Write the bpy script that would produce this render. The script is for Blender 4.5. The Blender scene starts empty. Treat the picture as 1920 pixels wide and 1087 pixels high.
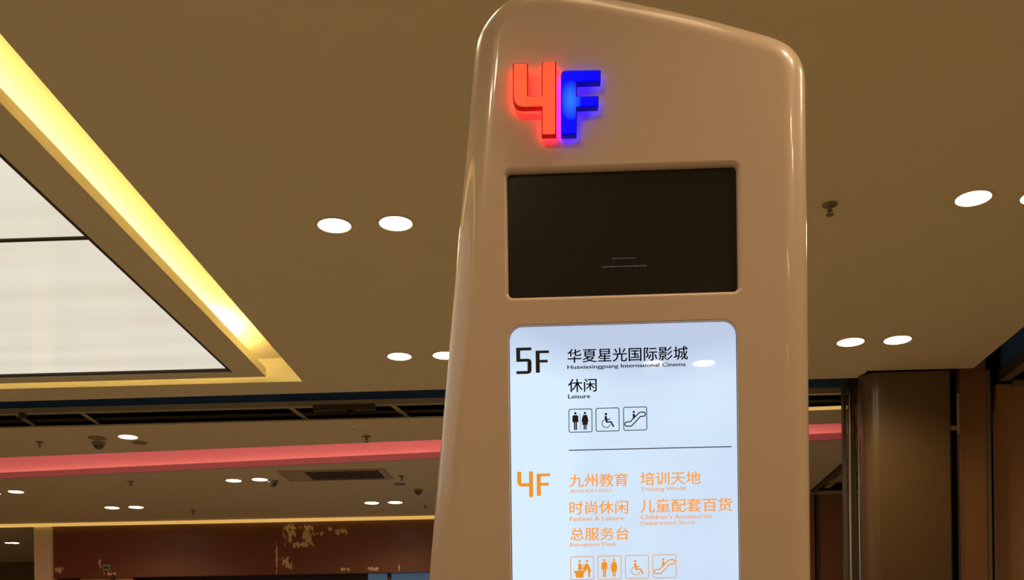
import bpy, bmesh, math, random
from mathutils import Vector, Matrix
from mathutils.geometry import tessellate_polygon
random.seed(4)
C = bpy.context.scene.collection
PI = math.pi

# ------------------------------------------------------------------ camera
F, CX, HY = 2000.0, 992.0, 1306.0        # focal length and principal point in 1920x1087 pixels
YAW, ROLL = math.atan(88/2000), 0.0125
CAM = Vector((0, 0, 1.5))
fw = Vector((-math.sin(YAW), math.cos(YAW), 0))
rt0 = Vector((math.cos(YAW), math.sin(YAW), 0)); up0 = Vector((0, 0, 1))
rt = rt0*math.cos(ROLL) - up0*math.sin(ROLL)
up = up0*math.cos(ROLL) + rt0*math.sin(ROLL)
cam = bpy.data.cameras.new('camera'); camo = bpy.data.objects.new('camera', cam); C.objects.link(camo)
camo.matrix_world = Matrix(((rt.x, up.x, -fw.x, CAM.x), (rt.y, up.y, -fw.y, CAM.y), (rt.z, up.z, -fw.z, CAM.z), (0, 0, 0, 1)))
cam.sensor_width = 36; cam.lens = F/1920*36
cam.shift_x = (960-CX)/1920; cam.shift_y = (HY-543.5)/1920
cam.clip_end = 200; cam.clip_start = .05
bpy.context.scene.camera = camo

# ------------------------------------------------------------------ world, exposure
sc = bpy.context.scene
sc.view_settings.view_transform = 'Standard'; sc.view_settings.look = 'None'
sc.view_settings.gamma = 1; sc.view_settings.use_curve_mapping = False
sc.view_settings.exposure = 0.0
w = bpy.data.worlds.new('world'); sc.world = w; w.use_nodes = True
w.node_tree.nodes['Background'].inputs[0].default_value = (.17, .10, .04, 1)
w.node_tree.nodes['Background'].inputs[1].default_value = .5
LAMP_W = 21.0                             # power of one downlight's beam
LAMP_COL = (1, .73, .41)
LED_WARM = 17.0
LED_PINK = 8.0

# ------------------------------------------------------------------ helpers
def ray(px, py):
    return rt*((px-CX)/F) + up*((HY-py)/F) + fw
def UZ(px, py, z):
    r = ray(px, py); return CAM + r*((z-CAM.z)/r.z)
def UY(px, py, y):
    r = ray(px, py); return CAM + r*((y-CAM.y)/r.y)

def tag(o, label=None, cat=None, group=None, kind=None):
    if label: o['label'] = label
    if cat: o['category'] = cat
    if group: o['group'] = group
    if kind: o['kind'] = kind
    return o
def link(name, me, mat=None, parent=None):
    o = bpy.data.objects.new(name, me); C.objects.link(o)
    if mat is not None and hasattr(me, 'materials'):
        me.materials.clear(); me.materials.append(mat)
    if parent is not None: o.parent = parent
    return o
def empty(name, loc=(0, 0, 0), rz=0):
    o = bpy.data.objects.new(name, None); C.objects.link(o); o.location = loc; o.rotation_euler = (0, 0, rz)
    o.empty_display_size = .1
    return o
def copy_tree(o, parent=None):
    c = o.copy(); C.objects.link(c)
    if parent is not None: c.parent = parent
    for ch in [x for x in bpy.data.objects if x.parent == o and x.name in KIDS.get(o.name, ())]:
        copy_tree(ch, c)
    return c
KIDS = {}

class MB:
    """collects simple shapes into one mesh"""
    def __init__(s): s.bm = bmesh.new()
    def box(s, x0, x1, y0, y1, z0, z1):
        v = [s.bm.verts.new(p) for p in ((x0,y0,z0),(x1,y0,z0),(x1,y1,z0),(x0,y1,z0),(x0,y0,z1),(x1,y0,z1),(x1,y1,z1),(x0,y1,z1))]
        for f in ((0,3,2,1),(4,5,6,7),(0,1,5,4),(1,2,6,5),(2,3,7,6),(3,0,4,7)): s.bm.faces.new([v[i] for i in f])
        return s
    def bar(s, a, b, wx, h, upv=(0, 0, 1)):
        """rectangular bar between two points"""
        a, b = Vector(a), Vector(b); d = (b-a).normalized(); u = Vector(upv)
        sd = d.cross(u)
        if sd.length < 1e-4: sd = Vector((1, 0, 0))
        sd.normalize(); u = sd.cross(d).normalized()
        v = []
        for p in (a, b):
            for i, j in ((-1,-1),(1,-1),(1,1),(-1,1)): v.append(s.bm.verts.new(p + sd*wx/2*i + u*h/2*j))
        for f in ((0,1,2,3),(7,6,5,4),(0,4,5,1),(1,5,6,2),(2,6,7,3),(3,7,4,0)): s.bm.faces.new([v[i] for i in f])
        return s
    def prism(s, pts, z0, z1):
        """horizontal polygon (x,y) list extruded between z0 and z1"""
        lo = [s.bm.verts.new((p[0], p[1], z0)) for p in pts]; hi = [s.bm.verts.new((p[0], p[1], z1)) for p in pts]
        n = len(pts)
        s.bm.faces.new(lo[::-1]); s.bm.faces.new(hi)
        for i in range(n): s.bm.faces.new([lo[i], lo[(i+1) % n], hi[(i+1) % n], hi[i]])
        return s
    def lathe(s, prof, seg=24, c=(0, 0, 0), axis='z'):
        rings = []
        for r, z in prof:
            if r < 1e-6: rings.append([s.bm.verts.new((c[0], c[1], c[2]+z))])
            else: rings.append([s.bm.verts.new((c[0]+r*math.cos(2*PI*k/seg), c[1]+r*math.sin(2*PI*k/seg), c[2]+z)) for k in range(seg)])
        for a, b in zip(rings, rings[1:]):
            if len(a) == 1 and len(b) == 1: continue
            for k in range(seg):
                k2 = (k+1) % seg
                if len(a) == 1: s.bm.faces.new([a[0], b[k], b[k2]])
                elif len(b) == 1: s.bm.faces.new([a[k], b[0], a[k2]])
                else: s.bm.faces.new([a[k], b[k], b[k2], a[k2]])
        return s
    def build(s, name, mat, parent=None, bevel=0, smooth=False, segs=2):
        bm = s.bm
        bmesh.ops.recalc_face_normals(bm, faces=bm.faces[:])
        if bevel:
            bmesh.ops.bevel(bm, geom=[e for e in bm.edges if e.calc_face_angle(0) > .5], offset=bevel, segments=segs, affect='EDGES', profile=.5, clamp_overlap=True)
        if smooth:
            for f in bm.faces: f.smooth = True
            for e in bm.edges:
                if e.calc_face_angle(0) > .6: e.smooth = False
        me = bpy.data.meshes.new(name); bm.to_mesh(me); bm.free()
        o = link(name, me, mat, parent)
        if parent is not None: KIDS.setdefault(parent.name, set()).add(o.name)
        return o

# ------------------------------------------------------------------ materials
def mat(name, col, rough=.5, metal=0, emit=None, es=0, coat=0, spec=.5, noise=None, bump=0, coat_rough=.03):
    m = bpy.data.materials.new(name); m.use_nodes = True; nt = m.node_tree
    b = nt.nodes['Principled BSDF']
    b.inputs['Base Color'].default_value = (*col, 1); b.inputs['Roughness'].default_value = rough
    b.inputs['Metallic'].default_value = metal; b.inputs['Coat Weight'].default_value = coat
    b.inputs['Coat Roughness'].default_value = coat_rough
    b.inputs['Specular IOR Level'].default_value = spec
    if emit: b.inputs['Emission Color'].default_value = (*emit, 1); b.inputs['Emission Strength'].default_value = es
    if noise or bump:
        tc = nt.nodes.new('ShaderNodeTexCoord'); nz = nt.nodes.new('ShaderNodeTexNoise')
        sc_, amt, stretch = noise or (20, 0, (1, 1, 1))
        mp = nt.nodes.new('ShaderNodeMapping'); mp.inputs['Scale'].default_value = stretch
        nt.links.new(tc.outputs['Object'], mp.inputs[0]); nt.links.new(mp.outputs[0], nz.inputs['Vector'])
        nz.inputs['Scale'].default_value = sc_; nz.inputs['Detail'].default_value = 5
        if amt:
            mx = nt.nodes.new('ShaderNodeMix'); mx.data_type = 'RGBA'
            mx.inputs[6].default_value = (*[c*(1-amt) for c in col], 1); mx.inputs[7].default_value = (*[min(1, c*(1+amt)) for c in col], 1)
            nt.links.new(nz.outputs['Fac'], mx.inputs[0]); nt.links.new(mx.outputs[2], b.inputs['Base Color'])
        if bump:
            bp = nt.nodes.new('ShaderNodeBump'); bp.inputs['Strength'].default_value = bump; bp.inputs['Distance'].default_value = .002
            nt.links.new(nz.outputs['Fac'], bp.inputs['Height']); nt.links.new(bp.outputs[0], b.inputs['Normal'])
    return m

M = {}
M['ceil'] = mat('ceiling_paint', (.72, .645, .45), .85, noise=(3, .02, (1, 1, 1)))
M['cove'] = mat('cove_paint', (.86, .80, .62), .8, noise=(3, .02, (1, 1, 1)))
M['floor'] = mat('floor_tile', (.56, .475, .36), .35, noise=(1.2, .08, (1, 1, 1)))
M['cream'] = mat('cream_wall', (.97, .92, .60), .6, noise=(6, .04, (1, 1, 1)))
M['wallbg'] = mat('dim_wall', (.35, .25, .15), .7, noise=(2, .06, (1, 1, 1)))
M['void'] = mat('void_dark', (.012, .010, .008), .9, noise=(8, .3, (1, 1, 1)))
M['navy'] = mat('navy_board', (.12, .30, .85), .6, noise=(5, .25, (1, 1, 6)))
M['metal'] = mat('galvanised_steel', (.66, .60, .44), .42, .2, noise=(12, .15, (1, 1, 1)))
M['darkmetal'] = mat('dark_steel', (.16, .14, .10), .45, .4, noise=(12, .2, (1, 1, 1)))
M['steel'] = mat('brushed_stainless', (.60, .52, .38), .25, .9, noise=(60, .12, (1, 1, .02)))
M['panelbrown'] = mat('brown_panel', (.26, .125, .055), .42, noise=(5, .10, (1, 1, .3)))
M['gel'] = mat('gloss_cream_shell', (.73, .55, .42), .30, coat=.7, coat_rough=.05, noise=(2.5, .025, (1, 1, 1)))
M['screen'] = mat('black_screen_glass', (.012, .009, .008), .25, spec=.5, coat=.3, noise=(40, .2, (1, 1, 1)))
M['black'] = mat('black_print', (.012, .012, .016), .5, noise=(40, .1, (1, 1, 1)))
M['greyline'] = mat('thin_black_print', (.07, .085, .13), .5, noise=(40, .1, (1, 1, 1)))
M['orange'] = mat('orange_print', (.25, .10, .01), .5, emit=(.82, .30, .02), es=.92, noise=(40, .1, (1, 1, 1)))
M['orangelight'] = mat('fine_orange_print', (.25, .13, .06), .5, emit=(.74, .38, .17), es=.9, noise=(40, .1, (1, 1, 1)))
M['orangetext'] = mat('orange_chinese_print', (.25, .10, .01), .5, emit=(.80, .34, .055), es=.92, noise=(40, .1, (1, 1, 1)))
M['gasket'] = mat('dark_gasket', (.05, .035, .025), .6, noise=(40, .1, (1, 1, 1)))
M['red'] = mat('red_lit_acrylic', (.6, .04, .02), .3, emit=(1.0, .075, .025), es=1.25, noise=(30, .05, (1, 1, 1)))
M['redside'] = mat('red_return', (.18, .012, .008), .4, emit=(.6, .0, .0), es=.35, noise=(30, .1, (1, 1, 1)))
M['blueside'] = mat('blue_return', (.003, .003, .05), .4, emit=(0, 0, .5), es=.25, noise=(30, .1, (1, 1, 1)))
M['redglow'] = mat('red_halo_led', (.3, .02, .01), .5, emit=(1, .015, .01), es=20)
M['blueglow'] = mat('blue_halo_led', (.01, .01, .3), .5, emit=(.0, .0, 1), es=20)
M['lens'] = mat('downlight_lens', (.9, .85, .7), .3, emit=(1, .90, .66), es=10)
M['dimlens'] = mat('dimmed_lens', (.9, .85, .7), .3, emit=(1, .85, .55), es=1.2)
M['ring'] = mat('white_trim_ring', (.80, .72, .58), .45, noise=(30, .05, (1, 1, 1)))
M['ledwarm'] = mat('warm_led_strip', (.8, .7, .4), .5, emit=(1, .74, .28), es=LED_WARM)
M['ledpink'] = mat('pink_led_strip', (.8, .3, .3), .5, emit=(1, .09, .26), es=LED_PINK)
M['litedge'] = mat('warm_light_line_standin', (.7, .5, .25), .5, emit=(.62, .37, .10), es=1.0)
M['chrome'] = mat('aged_metal', (.30, .24, .16), .4, .4, noise=(50, .2, (1, 1, 1)))
M['greyplastic'] = mat('grey_plastic', (.30, .25, .18), .5, noise=(50, .1, (1, 1, 1)))
M['blackplastic'] = mat('smoked_plastic', (.09, .075, .055), .2, coat=.5, noise=(50, .1, (1, 1, 1)))
M['blue'] = mat('blue_lit_glass', (.02, .05, .10), .3, emit=(.035, .075, .12), es=.9, noise=(2, .1, (1, 1, 1)))
M['guide'] = mat('dull_frame_metal', (.22, .19, .12), .45, .3, noise=(12, .15, (1, 1, 1)))
M['farbrown'] = mat('far_brown_panel', (.36, .21, .12), .5, noise=(5, .10, (1, 1, .3)))
M['slat'] = mat('vent_slat', (.20, .16, .10), .5, noise=(50, .1, (1, 1, 1)))
M['ventframe'] = mat('vent_frame', (.50, .41, .29), .5, noise=(50, .1, (1, 1, 1)))

# blue F face: deep blue with a paler patch, a reflection painted into the glow
def blue_face():
    m = mat('blue_lit_acrylic', (.0, .0, .3), .4, emit=(0, 0, 1), es=1.3, spec=.15); nt = m.node_tree; b = nt.nodes['Principled BSDF']
    tc = nt.nodes.new('ShaderNodeTexCoord'); mp = nt.nodes.new('ShaderNodeMapping'); g = nt.nodes.new('ShaderNodeTexGradient'); g.gradient_type = 'SPHERICAL'
    p = UY(1070, 190, 2.18)
    mp.vector_type = 'POINT'; mp.inputs['Location'].default_value = (-p.x/.022, 0, -p.z/.042); mp.inputs['Scale'].default_value = (1/.022, 0, 1/.042)
    cr = nt.nodes.new('ShaderNodeValToRGB'); cr.color_ramp.elements[0].color = (.0, .0, 1, 1); cr.color_ramp.elements[1].color = (.02, .14, 1, 1)
    cr.color_ramp.elements[1].position = .8
    nt.links.new(tc.outputs['Object'], mp.inputs[0]); nt.links.new(mp.outputs[0], g.inputs[0]); nt.links.new(g.outputs['Fac'], cr.inputs[0])
    nt.links.new(cr.outputs[0], b.inputs['Emission Color'])
    return m
M['bluef'] = blue_face()

# backlit panels: the LEDs behind the diffuser are uneven
def lightbox(name, lo, hi, scale, stretch, es, spec=.5, spots=()):
    m = mat(name, (.10, .11, .12), .12, emit=lo, es=es, coat=.0, spec=spec); nt = m.node_tree; b = nt.nodes['Principled BSDF']
    b.inputs['Roughness'].default_value = .012
    tc = nt.nodes.new('ShaderNodeTexCoord'); mp = nt.nodes.new('ShaderNodeMapping'); nz = nt.nodes.new('ShaderNodeTexNoise')
    mp.inputs['Scale'].default_value = stretch; nz.inputs['Scale'].default_value = scale; nz.inputs['Detail'].default_value = 2
    nt.links.new(tc.outputs['Object'], mp.inputs[0]); nt.links.new(mp.outputs[0], nz.inputs['Vector'])
    cr = nt.nodes.new('ShaderNodeValToRGB'); cr.color_ramp.elements[0].color = (*lo, 1); cr.color_ramp.elements[1].color = (*hi, 1)
    cr.color_ramp.elements[0].position = .30; cr.color_ramp.elements[1].position = .70
    fac = nz.outputs['Fac']
    for (c, r, amt) in spots:
        mp2 = nt.nodes.new('ShaderNodeMapping'); g = nt.nodes.new('ShaderNodeTexGradient'); g.gradient_type = 'SPHERICAL'
        mp2.inputs['Location'].default_value = (-c[0]/r[0], 0, -c[1]/r[1]); mp2.inputs['Scale'].default_value = (1/r[0], 0, 1/r[1])
        nt.links.new(tc.outputs['Object'], mp2.inputs[0]); nt.links.new(mp2.outputs[0], g.inputs[0])
        ma = nt.nodes.new('ShaderNodeMath'); ma.operation = 'MULTIPLY_ADD'; ma.inputs[1].default_value = amt
        nt.links.new(g.outputs['Fac'], ma.inputs[0]); nt.links.new(fac, ma.inputs[2]); fac = ma.outputs[0]
    nt.links.new(fac, cr.inputs[0]); nt.links.new(cr.outputs[0], b.inputs['Emission Color'])
    return m
M['skypanel'] = lightbox('backlit_ceiling_panel', (.72, .66, .53), (.84, .79, .67), .8, (.4, 3.5, 1), .95, spec=.3)
DS = 2.2                                  # the sign's front plane stands 2.2 m from the camera
pa, pb, pc = UY(975, 985, DS), UY(1180, 600, DS), UY(1340, 980, DS)
M['board'] = lightbox('backlit_directory_board', (.48, .58, .78), (.66, .83, 1.0), 2.2, (1, 1, 1), 1.0, spec=.5,
                      spots=(((pa.x, pa.z), (.16, .55), .40), ((pb.x, pb.z), (.5, .14), -.55), ((pc.x, pc.z), (.14, .5), -.03)))

# brown header wall with worn patches and reflected-light smudges painted pale at their own places
def header_mat():
    m = mat('patchy_brown_header', (.15, .055, .022), .38); nt = m.node_tree; b = nt.nodes['Principled BSDF']
    tc = nt.nodes.new('ShaderNodeTexCoord'); sx = nt.nodes.new('ShaderNodeSeparateXYZ'); nt.links.new(tc.outputs['Object'], sx.inputs[0])
    def noise(scale, stretch, detail=4):
        mp = nt.nodes.new('ShaderNodeMapping'); mp.inputs['Scale'].default_value = stretch
        n = nt.nodes.new('ShaderNodeTexNoise'); n.inputs['Scale'].default_value = scale; n.inputs['Detail'].default_value = detail
        nt.links.new(tc.outputs['Object'], mp.inputs[0]); nt.links.new(mp.outputs[0], n.inputs['Vector']); return n.outputs['Fac']
    def mth(op, a, b_=None, c=None):
        n = nt.nodes.new('ShaderNodeMath'); n.operation = op
        for i, v in enumerate((a, b_, c)):
            if v is None: continue
            if isinstance(v, (int, float)): n.inputs[i].default_value = v
            else: nt.links.new(v, n.inputs[i])
        return n.outputs[0]
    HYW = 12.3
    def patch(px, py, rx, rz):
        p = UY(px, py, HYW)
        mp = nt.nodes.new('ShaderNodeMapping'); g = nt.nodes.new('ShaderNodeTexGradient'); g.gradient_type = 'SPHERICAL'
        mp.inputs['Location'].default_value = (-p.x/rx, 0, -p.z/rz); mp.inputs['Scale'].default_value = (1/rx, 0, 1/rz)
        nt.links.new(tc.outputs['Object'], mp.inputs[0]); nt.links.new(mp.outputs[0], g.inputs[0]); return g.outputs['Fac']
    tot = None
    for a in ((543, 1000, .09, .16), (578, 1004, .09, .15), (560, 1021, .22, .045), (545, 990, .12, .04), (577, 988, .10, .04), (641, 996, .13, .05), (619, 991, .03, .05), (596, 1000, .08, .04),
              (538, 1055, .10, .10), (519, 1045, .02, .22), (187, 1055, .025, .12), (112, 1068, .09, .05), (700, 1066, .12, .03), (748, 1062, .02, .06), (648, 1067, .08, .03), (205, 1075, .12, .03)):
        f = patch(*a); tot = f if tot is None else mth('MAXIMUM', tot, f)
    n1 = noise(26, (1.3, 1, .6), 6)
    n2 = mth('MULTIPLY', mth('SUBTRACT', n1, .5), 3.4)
    pale_marks = mth('MULTIPLY', mth('SUBTRACT', mth('ADD', tot, n2), .34), 2.6)
    pale_marks = mth('MULTIPLY', pale_marks, mth('MINIMUM', mth('MULTIPLY', tot, 6.0), 1.0))
    pale_marks = mth('MINIMUM', mth('MAXIMUM', pale_marks, 0), .85)
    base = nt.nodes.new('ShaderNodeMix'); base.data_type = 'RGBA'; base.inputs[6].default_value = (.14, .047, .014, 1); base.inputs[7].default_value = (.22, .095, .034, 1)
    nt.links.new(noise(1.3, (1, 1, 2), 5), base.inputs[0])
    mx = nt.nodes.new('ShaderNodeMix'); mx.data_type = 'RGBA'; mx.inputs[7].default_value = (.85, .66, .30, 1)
    nt.links.new(pale_marks, mx.inputs[0]); nt.links.new(base.outputs[2], mx.inputs[6]); nt.links.new(mx.outputs[2], b.inputs['Base Color'])
    return m
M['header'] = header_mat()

# ------------------------------------------------------------------ room
ZC = 3.6
def structure(o): o['kind'] = 'structure'; return o
structure(MB().box(-12, 9, -8, 22, -.1, 0).build('floor', M['floor']))
structure(MB().box(-12.1, -12, -8, 22, 0, 5).build('wall_left', M['wallbg']))
structure(MB().box(6, 6.1, -8, 22, 0, 4.75).build('wall_right', M['cream']))
structure(MB().box(-12, 9, -8.1, -8, 0, 5).build('wall_back', M['wallbg']))
structure(MB().box(-12, 9, 22, 22.1, 0, 5).build('wall_front', M['wallbg']))

# main ceiling (with the rectangular opening round the light tray)
oc = UZ(568.5, 716.5, ZC); ol = UZ(0, 731.3, ZC)             # outer corner and back edge of the tray opening
RX1, RY1 = oc.x, (oc.y+ol.y)/2 - .02
RX0, RY0 = RX1-4.7, -1.2
e0, e1, e2 = UZ(0, 753, ZC), UZ(828, 733, ZC), UZ(1600, 708.5, ZC)
def back_y(x):                                              # rear edge of the main ceiling
    a, b = e0, e2; return a.y + (b.y-a.y)*(x-a.x)/(b.x-a.x)
cr_ = UZ(1825, 690, ZC); cr2 = UZ(1920, 612, ZC)
XR = (cr_.x+cr2.x)/2; YP = cr_.y                            # right edge of the main ceiling, front plane of the pillar
XN = UZ(1622, 700, ZC).x
m = MB()
T = .055
m.prism([(-12, -8), (RX0, -8), (RX0, back_y(RX0)), (-12, back_y(-12))], ZC, ZC+T)
m.prism([(RX1, -8), (XN, -8), (XN, back_y(XN)), (RX1, back_y(RX1))], ZC, ZC+T)
m.prism([(XN, -8), (XR, -8), (XR, YP), (XN, YP)], ZC, ZC+T)
m.prism([(RX0, -8), (RX1, -8), (RX1, RY0), (RX0, RY0)], ZC, ZC+T)
m.prism([(RX0, RY1), (RX1, RY1), (RX1, back_y(RX1)), (RX0, back_y(RX0))], ZC, ZC+T)
ceiling = structure(m.build('ceiling', M['ceil']))
# cove void above the opening: lid and four sides, painted warm white
VT = .175; g = .05
m = MB(); m.box(RX0-g, RX1+g, RY0-g, RY1+g, ZC+VT, ZC+VT+.03)
m.box(RX0-g-.02, RX0-g, RY0-g, RY1+g, ZC+T, ZC+VT); m.box(RX1+g, RX1+g+.02, RY0-g, RY1+g, ZC+T, ZC+VT)
m.box(RX0-g, RX1+g, RY0-g-.02, RY0-g, ZC+T, ZC+VT); m.box(RX0-g, RX1+g, RY1+g, RY1+g+.02, ZC+T, ZC+VT)
structure(m.build('trim_1', M['cove']))
m = MB()                                                     # painted reveal of the opening (lit edge)
m.box(RX1-.001, RX1+.004, RY0, RY1, ZC+.001, ZC+T); m.box(RX0, RX1, RY1-.001, RY1+.004, ZC+.001, ZC+T)
structure(m.build('trim_2', M['cove']))

# floating light tray
sc_ = UZ(497.5, 706, ZC)
SX1, SY1 = sc_.x, sc_.y
SX0, SY0 = RX0 + (RX1-SX1), RY0 + (RX1-SX1)
pc_ = UZ(437.5, 699, ZC); PX1, PY1 = pc_.x, pc_.y
PX0, PY0 = SX0 + (SX1-PX1), SY0 + (SX1-PX1)
tray = empty('light_tray', ((SX0+SX1)/2, (SY0+SY1)/2, ZC))
tag(tray, 'large rectangular ceiling tray with white backlit panels inside a yellow glowing cove', 'ceiling light')
def off(o, root):                                            # parent a world-space mesh to a placed empty
    o.parent = root; o.matrix_parent_inverse = Matrix.Translation(root.location).inverted()
    KIDS.setdefault(root.name, set()).add(o.name); return o
m = MB()
m.box(PX1, SX1, SY0, SY1, ZC, ZC+T); m.box(SX0, PX0, SY0, SY1, ZC, ZC+T)
m.box(PX0, PX1, PY1, SY1, ZC, ZC+T); m.box(PX0, PX1, SY0, PY0, ZC, ZC+T)
off(m.build('tray_border', M['ceil']), tray)
m = MB(); q = .004
m.box(SX1, SX1+q, SY0, SY1, ZC+.001, ZC+T); m.box(SX0, SX1, SY1, SY1+q, ZC+.001, ZC+T)
off(m.build('tray_edge', M['cove']), tray)
m = MB(); q = .03                                           # dark shadow-gap profile round the panels
m.box(PX1-q, PX1, PY0, PY1, ZC+.012, ZC+.05); m.box(PX0, PX0+q, PY0, PY1, ZC+.012, ZC+.05)
m.box(PX0, PX1, PY1-q, PY1, ZC+.012, ZC+.05); m.box(PX0, PX1, PY0, PY0+q, ZC+.012, ZC+.05)
off(m.build('panel_frame', M['gasket']), tray)
jy = UZ(148, 446, ZC+.02).y
step = PY1-jy; ys = [PY1, jy, jy-step, jy-2*step, PY0]; ys = [y for y in ys if y > PY0+.2] + [PY0]
xs = [PX1, PX1-2.05, PX0]
for yj in ys[1:-1]: off(MB().box(PX0, PX1, yj-.014, yj+.014, ZC+.016, ZC+.024).build('joint_profile', M['gasket']), tray)
for i in range(len(ys)-1):
    for j in range(len(xs)-1):
        off(MB().box(xs[j+1]+.006, xs[j]-.006, ys[i+1]+.008, ys[i]-.008, ZC+.022, ZC+.03).build('light_panel', M['skypanel']), tray)
off(MB().box(PX0, PX1, PY0, PY1, ZC+.032, ZC+.05).build('backing_sheet', M['gasket']), tray)
m = MB()
for (x0, x1, y0, y1) in ((SX1-.14, SX1-.11, SY0, SY1-.16), (SX0, SX1-.16, SY1-.14, SY1-.11), (SX0+.11, SX0+.14, SY0, SY1)):
    m.box(x0, x1, y0, y1, ZC+T+.01, ZC+T+.022)
off(m.build('led_strip', M['ledwarm']), tray)
off(MB().box(RX1+.015, RX1+.035, SY0, RY1-.1, ZC+T+.02, ZC+T+.03).build('fill_led_strip', mat('fill_warm_led', (.8, .7, .4), .5, emit=(1, .74, .28), es=1.5)), tray)  # second strip, added only to brighten the tray's side edge
hs = UZ(447, 600, ZC+VT)                                     # hot spot at the joint of the strips
off(MB().box(hs.x-.13, hs.x-.07, hs.y-.16, hs.y+.14, ZC+T+.045, ZC+T+.06).build('led_strip_end', mat('bare_led_end', (.8, .7, .4), .5, emit=(1, .82, .4), es=22)), tray)

# open service slot behind the main ceiling
f0, f2 = UZ(0, 803, ZC), UZ(1512, 766, ZC)
def far_y(x): return f0.y + (f2.y-f0.y)*(x-f0.x)/(f2.x-f0.x)
def P(x, fn, dy, z): return Vector((x, fn(x)+dy, z))
XE = 2.35
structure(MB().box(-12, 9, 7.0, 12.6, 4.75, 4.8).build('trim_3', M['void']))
board = MB().bar(P(-10, far_y, .10, 3.96), P(XE, far_y, .10, 3.96), .03, .42).build('slot_board', M['navy'])
tag(board, 'long dark navy board inside the ceiling slot, left of and behind the totem', 'board')
rail = empty('slot_rail', (-3, far_y(-3)-.05, 3.73)); tag(rail, 'grey steel rail running along the rear ceiling slot under the navy board', 'rail')
off(MB().bar(P(-10, far_y, -.03, 3.715), P(XE, far_y, -.03, 3.715), .05, .04).build('rail_bar', M['metal']), rail)
off(MB().bar(P(-10, far_y, .06, 3.665), P(XE, far_y, .06, 3.665), .03, .022).build('lower_track', M['darkmetal']), rail)
for px in (62, 180, 560, 745, 1300):                         # short struts from the rail down to the next ceiling
    x = UY(px, 790, 8.2).x
    off(MB().bar(P(x, far_y, -.03, 3.70), P(x+.12, far_y, .04, 3.615), .035, .016).build('strut', M['metal']), rail)
for px, wdt in ((77, .045), (640, .3), (690, .22)):
    x = UY(px, 775, 8.2).x
    off(MB().box(x-wdt/2, x+wdt/2, far_y(x)-.06, far_y(x)-.02, 3.66, 3.70).build('bracket', M['darkmetal']), rail)
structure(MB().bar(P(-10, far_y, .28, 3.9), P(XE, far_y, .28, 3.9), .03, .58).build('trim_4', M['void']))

# second ceiling and its pink cove
n0, n2 = UZ(0, 858, ZC), UZ(1582, 793, ZC)                   # near edge of the pink cove
l0, l1_, l2 = UZ(0, 897, ZC), UZ(820, 855, ZC), UZ(1582, 823, ZC)
def near_y(x): return n0.y + (n2.y-n0.y)*(x-n0.x)/(n2.x-n0.x)
def lip_y(x): return l0.y + (l2.y-l0.y)*(x-l0.x)/(l2.x-l0.x)
r0, r1 = UZ(1515, 920, ZC), UZ(1582, 868, ZC)                # right edge of the second ceiling
XR2 = (r0.x+r1.x)/2; YR2 = r0.y
WY = 12.3
m = MB(); t = .012
m.prism([(-12, far_y(-12)), (XR2, far_y(XR2)), (XR2, near_y(XR2)), (-12, near_y(-12))], ZC, ZC+t)
m.prism([(-12, lip_y(-12)+.03), (XR2, lip_y(XR2)+.03), (XR2, YR2), (XR2, WY), (-12, WY)], ZC, ZC+t)
m.prism([(-12, WY+.02), (-4.6, WY+.02), (-4.6, 22), (-12, 22)], ZC, ZC+t)
structure(m.build('ceiling_rear', M['ceil']))
m = MB()
LH = .055
m.bar(P(-12, lip_y, .015, ZC+LH/2), P(XR2, lip_y, .015, ZC+LH/2), .03, LH)
structure(m.build('trim_5', mat('cove_lip', (.52, .44, .36), .8, noise=(3, .03, (1, 1, 1)))))
m = MB()
m.bar(P(-12, lip_y, .20, ZC+.215), P(XR2, lip_y, .20, ZC+.215), .02, .37)
m.prism([(-12, near_y(-12)-.13), (XR2, near_y(XR2)-.13), (XR2, lip_y(XR2)+.2), (-12, lip_y(-12)+.2)], ZC+.40, ZC+.42)
m.bar(P(-12, near_y, -.12, ZC+.21), P(XR2, near_y, -.12, ZC+.21), .02, .38)
structure(m.build('trim_6', mat('cove_pink_side', (.86, .72, .72), .8, noise=(3, .04, (1, 1, 1)))))
m = MB(); m.bar(P(-12, near_y, -.06, ZC+.05), P(XR2, near_y, -.06, ZC+.05), .03, .012)
tag(m.build('pink_led_strip', M['ledpink']), 'pink glowing light strip running along the rear ceiling cove', 'light strip')
m = MB(); m.bar(P(-12, lip_y, .145, ZC+.036), P(XR2, lip_y, .145, ZC+.036), .012, .008)
tag(m.build('orange_led_strip', mat('orange_led', (.8, .5, .3), .5, emit=(1, .34, .18), es=7.0)), 'orange glowing light strip low behind the lip of the pink cove', 'light strip')
# short lit cove piece seen right of the totem; the light on it is material glow
a, b = UZ(1500, 765.5, ZC), UZ(1590, 762, ZC)
tag(MB().bar((a.x, a.y, ZC-.005), (b.x, b.y, ZC-.005), .07, .008).build('warm_led_strip', M['litedge']), 'short warm yellow light strip between totem and pillar above the pink cove', 'light strip')  # lit ceiling piece, its light put in as glow; no LED strip
# lit trim at the far wall, no lamp; the light on it is put in as glow
a, b = UY(-300, 976, WY-.06), UY(1100, 957, WY-.06)
zl = ZC-.017
tag(MB().box(a.x-2, b.x, WY-.075, WY-.045, zl-.018, zl+.016).build('warm_light_line_standin', M['litedge']), 'thin warm light line standing in for a lit edge, running above the brown header at the far wall', 'light strip')

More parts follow.
